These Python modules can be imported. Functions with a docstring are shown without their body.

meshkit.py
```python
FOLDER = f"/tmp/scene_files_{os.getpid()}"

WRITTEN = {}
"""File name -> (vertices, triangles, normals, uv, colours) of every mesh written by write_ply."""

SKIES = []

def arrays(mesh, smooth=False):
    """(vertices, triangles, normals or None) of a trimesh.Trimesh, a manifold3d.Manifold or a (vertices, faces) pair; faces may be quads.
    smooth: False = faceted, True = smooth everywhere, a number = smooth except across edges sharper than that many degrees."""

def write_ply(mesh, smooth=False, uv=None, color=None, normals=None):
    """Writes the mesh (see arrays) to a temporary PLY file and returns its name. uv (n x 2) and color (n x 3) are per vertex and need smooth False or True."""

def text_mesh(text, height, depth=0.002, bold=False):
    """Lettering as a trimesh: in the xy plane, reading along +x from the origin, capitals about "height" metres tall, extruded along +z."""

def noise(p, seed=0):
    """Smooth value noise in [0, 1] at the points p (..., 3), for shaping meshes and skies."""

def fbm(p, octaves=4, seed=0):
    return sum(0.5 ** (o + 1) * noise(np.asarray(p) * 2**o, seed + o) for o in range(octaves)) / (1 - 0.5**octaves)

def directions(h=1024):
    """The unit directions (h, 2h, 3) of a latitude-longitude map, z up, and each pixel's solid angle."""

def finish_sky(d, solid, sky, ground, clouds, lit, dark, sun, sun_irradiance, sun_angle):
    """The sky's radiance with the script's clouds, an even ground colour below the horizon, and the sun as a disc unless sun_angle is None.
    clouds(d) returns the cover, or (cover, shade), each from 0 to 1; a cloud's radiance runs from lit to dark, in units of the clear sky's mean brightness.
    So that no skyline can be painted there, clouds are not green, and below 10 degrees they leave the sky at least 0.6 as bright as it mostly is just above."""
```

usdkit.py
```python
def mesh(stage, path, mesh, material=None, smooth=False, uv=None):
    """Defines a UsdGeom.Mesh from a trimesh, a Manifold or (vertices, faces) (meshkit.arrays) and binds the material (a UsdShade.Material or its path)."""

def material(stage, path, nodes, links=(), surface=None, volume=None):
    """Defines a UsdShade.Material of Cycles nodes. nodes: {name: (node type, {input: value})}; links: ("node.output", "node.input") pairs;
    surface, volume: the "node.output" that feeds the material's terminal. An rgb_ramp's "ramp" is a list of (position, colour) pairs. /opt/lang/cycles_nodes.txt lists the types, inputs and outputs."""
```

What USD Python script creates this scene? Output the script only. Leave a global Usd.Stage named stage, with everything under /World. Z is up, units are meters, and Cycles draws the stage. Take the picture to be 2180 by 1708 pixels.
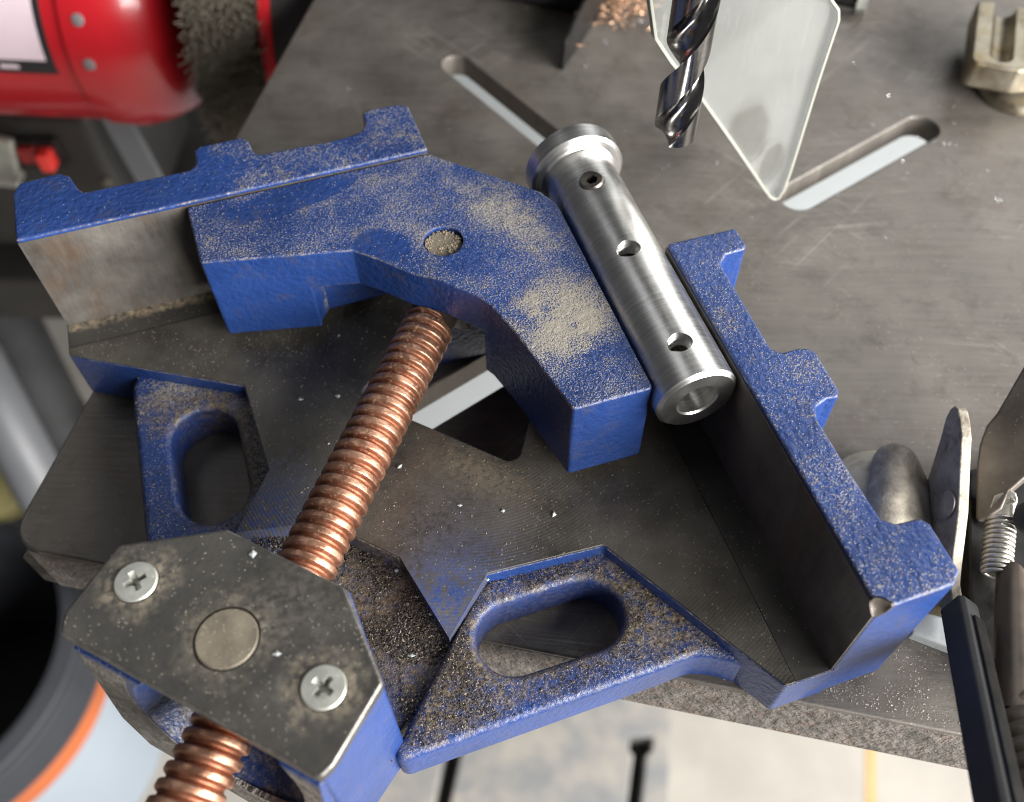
import math, random
import numpy as np
import trimesh, manifold3d
from manifold3d import Manifold, Mesh, CrossSection
from shapely.geometry import Polygon, Point
from shapely import affinity
from pxr import Usd, UsdGeom, UsdLux, UsdShade, Gf, Sdf
import usdkit
from meshkit import noise, fbm

rng = np.random.default_rng(7)
random.seed(7)
stage = Usd.Stage.CreateInMemory()
UsdGeom.SetStageUpAxis(stage, UsdGeom.Tokens.z)
UsdGeom.SetStageMetersPerUnit(stage, 1.0)
UsdGeom.Xform.Define(stage, '/World')
UsdGeom.Scope.Define(stage, '/World/Looks')

# ------------------------------------------------------------------ camera
CAM = np.array([-0.09231665, -0.21226973, 0.2172674])
RM = np.array([[0.95062229, -0.31024223, -0.00818611],
               [-0.25906406, -0.7787294, -0.57137232],
               [0.17088906, 0.54528, -0.82065014]])
cam = UsdGeom.Camera.Define(stage, '/World/camera')
m4 = np.eye(4)
m4[0, :3], m4[1, :3], m4[2, :3], m4[3, :3] = RM[0], -RM[1], -RM[2], CAM
cam.AddTransformOp().Set(Gf.Matrix4d(*m4.ravel().tolist()))
cam.CreateHorizontalApertureAttr(36.0)
cam.CreateVerticalApertureAttr(36.0 * 802 / 1024)
cam.CreateFocalLengthAttr(2026.2 / 2179 * 36)
cam.CreateClippingRangeAttr(Gf.Vec2f(0.005, 100))
cam.CreateFStopAttr(10.5)
cam.CreateFocusDistanceAttr(0.232)
cam.CreateExposureAttr(0.0)

# ------------------------------------------------------------------ light: an open workshop door to the lower right, a dim room round it
def rect_light(name, pos, target, w, h, power, color):
    L = UsdLux.RectLight.Define(stage, '/World/' + name)
    p, t = np.array(pos, float), np.array(target, float)
    z = (p - t) / np.linalg.norm(p - t)
    x = np.cross([0, 0, 1.0], z); x /= np.linalg.norm(x); y = np.cross(z, x)
    M = np.eye(4); M[0, :3], M[1, :3], M[2, :3], M[3, :3] = x, y, z, p
    L.AddTransformOp().Set(Gf.Matrix4d(*M.ravel().tolist()))
    L.CreateWidthAttr(w); L.CreateHeightAttr(h)
    L.CreateIntensityAttr(power); L.CreateColorAttr(Gf.Vec3f(*color))
    return L

DOOR = 27.0
rect_light('door_light', (0.80, -1.05, 0.42), (0.0, -0.05, -0.05), 1.4, 0.95, DOOR, (1.0, 0.985, 0.96))
rect_light('ceiling_light', (-0.7, 0.9, 1.9), (0, 0, 0), 0.9, 0.5, 1.6, (0.95, 0.98, 1.0))
rect_light('window_light', (1.25, 0.70, 1.10), (0, 0, 0), 0.9, 1.0, 4.2, (0.97, 0.99, 1.0))
dome = UsdLux.DomeLight.Define(stage, '/World/room_light')
dm = usdkit.material(stage, '/World/Looks/room_ambient', {'b': ('background_shader', {'color': (0.95, 0.97, 1.0), 'strength': 0.075})}, surface='b.background')
UsdShade.MaterialBindingAPI.Apply(dome.GetPrim()).Bind(dm)

# ------------------------------------------------------------------ helpers (geometry in millimetres, written in metres)
MM = 1e-3
used = {}
def numbered(parent, name):
    k = (parent, name); n = used.get(k, 0); used[k] = n + 1
    return name if n == 0 else f'{name}_{n:03d}'
def tag(prim, label=None, cat=None, group=None, kind=None):
    for k, v in (('label', label), ('category', cat), ('group', group), ('kind', kind)):
        if v: prim.SetCustomDataByKey(k, v)
    return prim
def thing(name, label, cat, group=None, kind=None, loc=(0, 0, 0)):
    x = UsdGeom.Xform.Define(stage, '/World/' + numbered('/World', name))
    x.GetPrim().SetMetadata('comment', '')
    x.AddTranslateOp().Set(Gf.Vec3d(*[c * MM for c in loc]))
    p = tag(x.GetPrim(), label, cat, group, kind)
    p_loc[str(p.GetPath())] = np.array(loc, float)
    return p
p_loc = {}
def tm(m):
    if isinstance(m, Manifold):
        k = m.to_mesh(); return trimesh.Trimesh(k.vert_properties[:, :3], k.tri_verts, process=False)
    return m
def obj(name, mesh, mat, parent=None, smooth=35, label=None, cat=None, group=None, kind=None):
    par = '/World' if parent is None else str(parent.GetPath())
    path = par + '/' + numbered(par, name)
    off = p_loc.get(par, np.zeros(3)); p_loc[path] = off
    t = tm(mesh).copy(); t.vertices = (np.asarray(t.vertices) - off) * MM
    g = usdkit.mesh(stage, path, t, mat, smooth=smooth)
    return tag(g.GetPrim(), label, cat, group, kind)
def cat_(*ms): return trimesh.util.concatenate([tm(m) for m in ms])
def man(t):
    return Manifold(Mesh(np.asarray(t.vertices, np.float32), np.asarray(t.faces, np.uint32)))

def rpoly(pts, r=0.0, holes=()):
    p = Polygon(pts, holes).buffer(0)
    if r: p = p.buffer(-r, quad_segs=5).buffer(2 * r, quad_segs=5).buffer(-r, quad_segs=5)
    p = p.simplify(0.03)
    return max(p.geoms, key=lambda g: g.area) if hasattr(p, 'geoms') else p
def rings_of(p):
    out = [np.array(p.exterior.coords)[:-1]]
    if Polygon(out[0]).exterior.is_ccw is False: out[0] = out[0][::-1]
    for h in p.interiors:
        a = np.array(h.coords)[:-1]
        if h.is_ccw: a = a[::-1]
        out.append(a)
    return out
def inset(ring, c):
    if c == 0: return ring
    e = np.roll(ring, -1, 0) - ring; e /= np.linalg.norm(e, axis=1, keepdims=True) + 1e-12
    n = np.stack([e[:, 1], -e[:, 0]], 1); n0 = np.roll(n, 1, 0)
    d = 1 + (n * n0).sum(1, keepdims=True)
    return ring - c * (n + n0) / np.maximum(d, 0.35)
def prism(poly, z0, z1, rt=0.0, rb=0.0, seg=3, taper=0.0):
    """poly extruded from z0 to z1 with its rims rounded by rt (top) and rb (bottom); a closed Manifold"""
    R = rings_of(poly)
    lev = []
    if rb:
        for k in range(seg + 1):
            a = math.pi / 2 * k / seg; lev.append((rb * (1 - math.sin(a)), z0 + rb * (1 - math.cos(a))))
    else: lev.append((0, z0))
    if rt:
        for k in range(seg + 1):
            a = math.pi / 2 * k / seg; lev.append((taper + rt * (1 - math.cos(a)), z1 - rt * (1 - math.sin(a))))
    else: lev.append((taper, z1))
    V, F, base = [], [], 0
    sizes = [len(r) for r in R]; n = sum(sizes)
    for c, z in lev:
        for r in R:
            q = inset(r, c); V.append(np.c_[q, np.full(len(q), z)])
    V = np.vstack(V)
    for L in range(len(lev) - 1):
        o = 0
        for s in sizes:
            i = np.arange(s); j = (i + 1) % s
            a, b, c_, d = L * n + o + i, L * n + o + j, (L + 1) * n + o + j, (L + 1) * n + o + i
            F.append(np.c_[a, b, c_]); F.append(np.c_[a, c_, d]); o += s
    tri = np.asarray(manifold3d.triangulate([r.astype(np.float64) for r in R]))
    F.append(tri[:, ::-1]); F.append(tri + (len(lev) - 1) * n)
    return man(trimesh.Trimesh(V, np.vstack(F), process=False))
def frame(o, zdir, xdir=None):
    z = np.array(zdir, float); z /= np.linalg.norm(z)
    x = np.array(xdir if xdir is not None else ([1, 0, 0] if abs(z[0]) < 0.9 else [0, 1, 0]), float)
    x -= z * (x @ z); x /= np.linalg.norm(x); y = np.cross(z, x)
    M = np.eye(4); M[:3, 0], M[:3, 1], M[:3, 2], M[:3, 3] = x, y, z, o
    return M
def put(m, M):
    if isinstance(m, Manifold): return m.transform(M[:3])
    t = m.copy(); t.apply_transform(M); return t
def lathe(profile, n=64):
    """closed profile of (r, z) points, counter-clockwise, spun about z"""
    cs = CrossSection([np.array(profile, float)])
    return Manifold.revolve(cs, n)
def cyl(p0, p1, r, r1=None, n=40):
    p0, p1 = np.array(p0, float), np.array(p1, float)
    return put(Manifold.cylinder(float(np.linalg.norm(p1 - p0)), r, r if r1 is None else r1, n), frame(p0, p1 - p0))
def tube(path, r, n=10):
    P = np.array(path, float); T = np.gradient(P, axis=0); T /= np.linalg.norm(T, axis=1, keepdims=True)
    u = np.cross(T[0], [0.3, 0.5, 0.81]); u /= np.linalg.norm(u); V = []
    a = np.arange(n) * 2 * np.pi / n
    for p, t in zip(P, T):
        u = u - t * (u @ t); u /= np.linalg.norm(u); w = np.cross(t, u)
        V.append(p + r * (np.cos(a)[:, None] * u + np.sin(a)[:, None] * w))
    V = np.vstack(V + [P[:1], P[-1:]]); F = []
    for i in range(len(P) - 1):
        for k in range(n):
            k2 = (k + 1) % n
            F += [[i * n + k, i * n + k2, (i + 1) * n + k2], [i * n + k, (i + 1) * n + k2, (i + 1) * n + k]]
    e = len(P) * n
    for k in range(n):
        F += [[e, (k + 1) % n, k], [e + 1, (len(P) - 1) * n + k, (len(P) - 1) * n + (k + 1) % n]]
    return trimesh.Trimesh(V, F, process=False)
def slab(points, nrm, th, r=0.0, rt=0.4):
    """planar polygon of 3D points thickened by th away from the side nrm points to"""
    P = np.array(points, float); n = np.array(nrm, float); n /= np.linalg.norm(n)
    M = frame(P[0], n); q = (P - P[0]) @ M[:3, :3]
    return put(prism(rpoly(q[:, :2], r), -th, 0, rt, rt), M)
def hullp(P): return Manifold.hull_points(np.array(P, float))
def rbox(sx, sy, sz, r):
    return prism(rpoly([(-sx / 2, -sy / 2), (sx / 2, -sy / 2), (sx / 2, sy / 2), (-sx / 2, sy / 2)], r), 0, sz, r * 0.6, r * 0.6)

# ------------------------------------------------------------------ materials
LK = '/World/Looks/'
class G:
    """a small node-graph builder"""
    def __init__(s): s.n, s.l, s.k = {}, [], 0
    def add(s, kind, **kw):
        s.k += 1; nm = f'{kind[:6]}{s.k}'; vals = {}
        for k, v in kw.items():
            if isinstance(v, str) and '.' in v: s.l.append((v, f'{nm}.{k}'))
            else: vals[k] = v
        s.n[nm] = (kind, vals); return nm
    def math(s, op, a, b=None):
        kw = {'math_type': op, 'value1': a}
        if b is not None: kw['value2'] = b
        return s.add('math', **kw) + '.value'
    def rng(s, v, a, b, c=0.0, d=1.0, kind='linear'):
        return s.add('map_range', value=v, from_min=a, from_max=b, to_min=c, to_max=d, clamp=True, range_type=kind) + '.result'
    def mix(s, f, a, b): return s.add('mix', fac=f, color1=a, color2=b) + '.color'
    def noise(s, scale, detail=3, rough=0.55, vec=None, dist=0.0):
        return s.add('noise_texture', vector=vec or s.pos(), scale=scale, detail=detail, roughness=rough, distortion=dist) + '.fac'
    def pos(s):
        if not hasattr(s, '_p'): s._p = s.add('geometry')
        return s._p + '.position'
    def nz(s):
        s.pos(); return s.add('separate_xyz', vector=s._p + '.normal') + '.z'
    def scaled(s, v, sx, sy, sz, rot=0.0):
        if rot: v = s.add('vector_rotate', rotate_type='z_axis', vector=v, angle=rot) + '.vector'
        return s.add('vector_math', math_type='multiply', vector1=v, vector2=(sx, sy, sz)) + '.vector'
    def ell(s, c, rx, ry, rot, soft=0.5, wob=0.25):
        """1 inside an ellipse lying in xy (mm), with a ragged rim"""
        d = s.add('vector_math', math_type='subtract', vector1=s.pos(), vector2=(c[0] * MM, c[1] * MM, 0)) + '.vector'
        d = s.scaled(d, 1 / (rx * MM), 1 / (ry * MM), 0, -rot)
        L = s.add('vector_math', math_type='length', vector1=d) + '.value'
        L = s.math('add', L, s.math('multiply', s.math('subtract', s.noise(260, 5), 0.5), wob * 4))
        return s.rng(L, 1 - soft, 1 + soft, 1, 0)
    def out(s, name, bsdf): return usdkit.material(stage, LK + name, s.n, s.l, surface=bsdf)
    def principled(s, **kw): return s.add('principled_bsdf', **kw) + '.BSDF'
    def bump(s, h, dist, strength=1.0, normal=None):
        kw = dict(height=h, distance=dist, strength=strength)
        if normal: kw['normal'] = normal
        return s.add('bump', **kw) + '.normal'

TAN = (0.33, 0.29, 0.21)
def blue_paint(name, dust=0.0, patches=(), clean=(), dirt=(), grime=(), col=(0.0125, 0.037, 0.148), bev=0.0008, wear=0.8, rimw=0.7):
    g = G()
    big, fine = g.noise(70, 5, 0.6), g.noise(2100, 2, 0.6)
    vor = g.add('voronoi_texture', vector=g.pos(), scale=2600) + '.distance'
    pick = g.add('white_noise_texture', vector=g.add('voronoi_texture', vector=g.pos(), scale=2600) + '.position') + '.value'
    up = g.rng(g.nz(), 0.45, 0.9)
    lift = g.math('add', g.math('multiply', g.math('subtract', big, 0.5), 0.9), dust)
    for c, rx, ry, rot in patches: lift = g.math('add', lift, g.math('multiply', g.ell(c, rx, ry, rot, 0.8, 0.5), 0.42))
    for c, rx, ry, rot in clean: lift = g.math('subtract', lift, g.math('multiply', g.ell(c, rx, ry, rot, 0.2, 0.12), 0.5))
    m = g.math('add', fine, g.math('multiply', lift, 0.55))
    film = g.math('multiply', g.rng(m, 0.53, 0.74), up)
    speck = g.math('multiply', g.math('multiply', g.rng(vor, 0.20, 0.42, 1, 0), g.math('less_than', pick, g.rng(lift, -0.3, 0.5, 0.03, 0.26))), up)
    tint = g.mix(g.rng(g.noise(35, 5, 0.65), 0.35, 0.7), tuple(c * 0.75 for c in col), tuple(c * 1.3 for c in col))
    tint = g.mix(g.rng(g.noise(140, 6, 0.7), 0.52, 0.74, 0, 0.6), tint, (0.045, 0.042, 0.045))
    c1 = g.mix(g.math('multiply', film, 0.8), tint, TAN)
    c2 = g.mix(g.math('multiply', speck, 0.62), c1, g.mix(pick, (0.62, 0.57, 0.5), (0.42, 0.36, 0.27)))
    # loose brown dirt lying in the low places
    if dirt:
        dm_ = 0.0
        for c, rx, ry, rot in dirt: dm_ = g.math('maximum', dm_, g.ell(c, rx, ry, rot, 0.5, 0.4))
        dm_ = g.math('multiply', g.math('multiply', dm_, up), g.rng(g.noise(420, 4, 0.7), 0.36, 0.56))
        c2 = g.mix(dm_, c2, g.mix(g.rng(g.noise(1300, 2), 0.35, 0.68), (0.035, 0.028, 0.022), (0.26, 0.20, 0.13)))
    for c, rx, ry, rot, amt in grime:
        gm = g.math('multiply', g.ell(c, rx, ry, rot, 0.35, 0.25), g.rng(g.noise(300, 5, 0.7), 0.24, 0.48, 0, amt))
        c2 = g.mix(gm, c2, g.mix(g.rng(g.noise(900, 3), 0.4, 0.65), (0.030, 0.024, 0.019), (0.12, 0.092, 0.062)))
    if bev:
        bn = g.add('bevel', samples=6, radius=bev) + '.bevel'
        dp = g.add('vector_math', math_type='dot_product', vector1=bn, vector2=g._p + '.true_normal') + '.value'
        edge = g.math('multiply', g.rng(dp, 0.80, 0.97, 1, 0), g.rng(g.noise(260, 5, 0.7), 0.50 - 0.10 * wear, 0.62, 0, wear))
        c2 = g.mix(edge, c2, g.mix(g.rng(g.noise(700, 2), 0.4, 0.6), (0.16, 0.13, 0.10), (0.40, 0.38, 0.34)))
    nzv = g.nz()
    rim = g.math('multiply', g.rng(nzv, 0.18, 0.42), g.rng(nzv, 0.80, 0.95, 1, 0))
    rim = g.math('multiply', rim, g.rng(g.noise(210, 5, 0.7), 0.46, 0.62, 0.06 * rimw, rimw))
    c2 = g.mix(rim, c2, g.mix(g.rng(g.noise(800, 2), 0.4, 0.6), (0.10, 0.085, 0.065), (0.29, 0.255, 0.20)))
    rough = g.rng(film, 0, 1, 0.36, 0.8)
    h = g.math('add', g.math('multiply', g.noise(620, 3, 0.55), 1.0), g.math('multiply', g.math('add', film, speck), 0.35))
    nb = g.bump(h, 0.00048, 0.8, bn if bev else None)
    return g.out(name, g.principled(base_color=c2, roughness=rough, normal=nb, specular_ior_level=0.5))

def steel(name, lo, hi, metallic=0.6, rough=0.42, scale=60, dust=0.0, arcs=None, grain=None, rust=None, bumpd=0.00015, dirt=(), fs=1400, scratch=False, rim=0.0):
    g = G()
    n1, n2 = g.noise(scale, 6, 0.6), g.noise(fs, 3, 0.6)
    c = g.mix(g.rng(n1, 0.3, 0.72), lo, hi)
    if rust: c = g.mix(g.rng(g.noise(scale * 0.8, 5, 0.7, dist=0.5), 0.52, 0.72, 0, rust[1]), c, rust[0])
    h = g.math('multiply', n2, 0.5)
    if grain:
        v = g.scaled(g.pos(), *grain[:3], grain[3])
        gn = g.noise(1.0, 3, 0.6, v)
        c = g.mix(g.rng(gn, 0.35, 0.7, 0, 0.35), c, hi); h = g.math('add', h, gn)
    if arcs:
        d = g.add('vector_math', math_type='distance', vector1=g.scaled(g.pos(), 1, 1, 0), vector2=(arcs[0] * MM, arcs[1] * MM, 0)) + '.value'
        s_ = g.math('sine', g.math('multiply', d, arcs[2]))
        s_ = g.math('multiply', s_, g.rng(g.noise(25, 3), 0.35, 0.65))
        h = g.math('add', h, g.math('multiply', s_, arcs[3]))
    if scratch:
        for k, (rot, sx, sy) in enumerate(((0.2, 5, 260), (1.1, 6, 330), (-0.5, 4, 300), (0.45, 9, 500))):
            sn = g.noise(1.0, 1, 0.4, g.scaled(g.add('vector_math', math_type='add', vector1=g.pos(), vector2=(k * 1.7, k * 0.9, 0)) + '.vector', sx, sy, 0, rot))
            c = g.mix(g.math('multiply', g.rng(g.math('absolute', g.math('subtract', sn, 0.5)), 0.0, 0.012, 0.55, 0), g.rng(g.noise(14 + k, 3), 0.5, 0.62)), c, (0.34, 0.32, 0.29))
        blot = g.noise(95, 6, 0.72, dist=0.4)
        c = g.mix(g.rng(blot, 0.52, 0.72, 0, 0.55), c, (0.055, 0.046, 0.038))
        c = g.mix(g.rng(g.noise(17, 5, 0.7), 0.56, 0.76, 0, 0.5), c, (0.27, 0.245, 0.215))
    if rim:
        nzv = g.nz()
        rm = g.math('multiply', g.math('multiply', g.rng(nzv, 0.2, 0.45), g.rng(nzv, 0.8, 0.95, 1, 0)), g.rng(g.noise(180, 4, 0.65), 0.40, 0.6, 0.2, rim))
        c = g.mix(rm, c, (0.27, 0.255, 0.235))
    spk = 0.0
    if dust is not None:
        vo = g.add('voronoi_texture', vector=g.pos(), scale=2000)
        pick = g.add('white_noise_texture', vector=vo + '.position') + '.value'
        den = g.rng(g.noise(45, 4, 0.6), 0.42, 0.75, 0.0, 0.10 + dust)
        spk = g.math('multiply', g.rng(vo + '.distance', 0.15, 0.38, 1, 0), g.math('less_than', pick, den))
        spk = g.math('multiply', spk, g.rng(g.nz(), 0.3, 0.8))
        c = g.mix(g.math('multiply', spk, 0.7), c, g.mix(g.math('multiply', pick, 4), (0.5, 0.46, 0.38), (0.22, 0.17, 0.11)))
    for cc, rx, ry, rot, colr, amt in dirt:
        e = g.math('multiply', g.ell(cc, rx, ry, rot, 0.6, 0.4), g.rng(g.noise(600, 4, 0.7), 0.36, 0.6, 0, amt))
        c = g.mix(e, c, colr); spk = g.math('add', spk, e)
    met = g.math('multiply', g.math('subtract', 1.0, spk), metallic) if not isinstance(spk, float) else metallic
    r_ = g.rng(n1, 0.3, 0.7, rough - 0.08, rough + 0.1)
    return g.out(name, g.principled(base_color=c, metallic=met, roughness=r_, normal=g.bump(h, bumpd, 0.7)))
def plain(name, col, rough=0.5, metallic=0.0, var=0.15, scale=40, bumpd=0.0002, bscale=500, coat=0.0, **kw):
    g = G()
    c = g.mix(g.rng(g.noise(scale, 4), 0.3, 0.7), tuple(x * (1 - var) for x in col), tuple(min(1, x * (1 + var)) for x in col))
    return g.out(name, g.principled(base_color=c, roughness=rough, metallic=metallic, coat_weight=coat, normal=g.bump(g.noise(bscale, 3), bumpd, 0.5), **kw))

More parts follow.
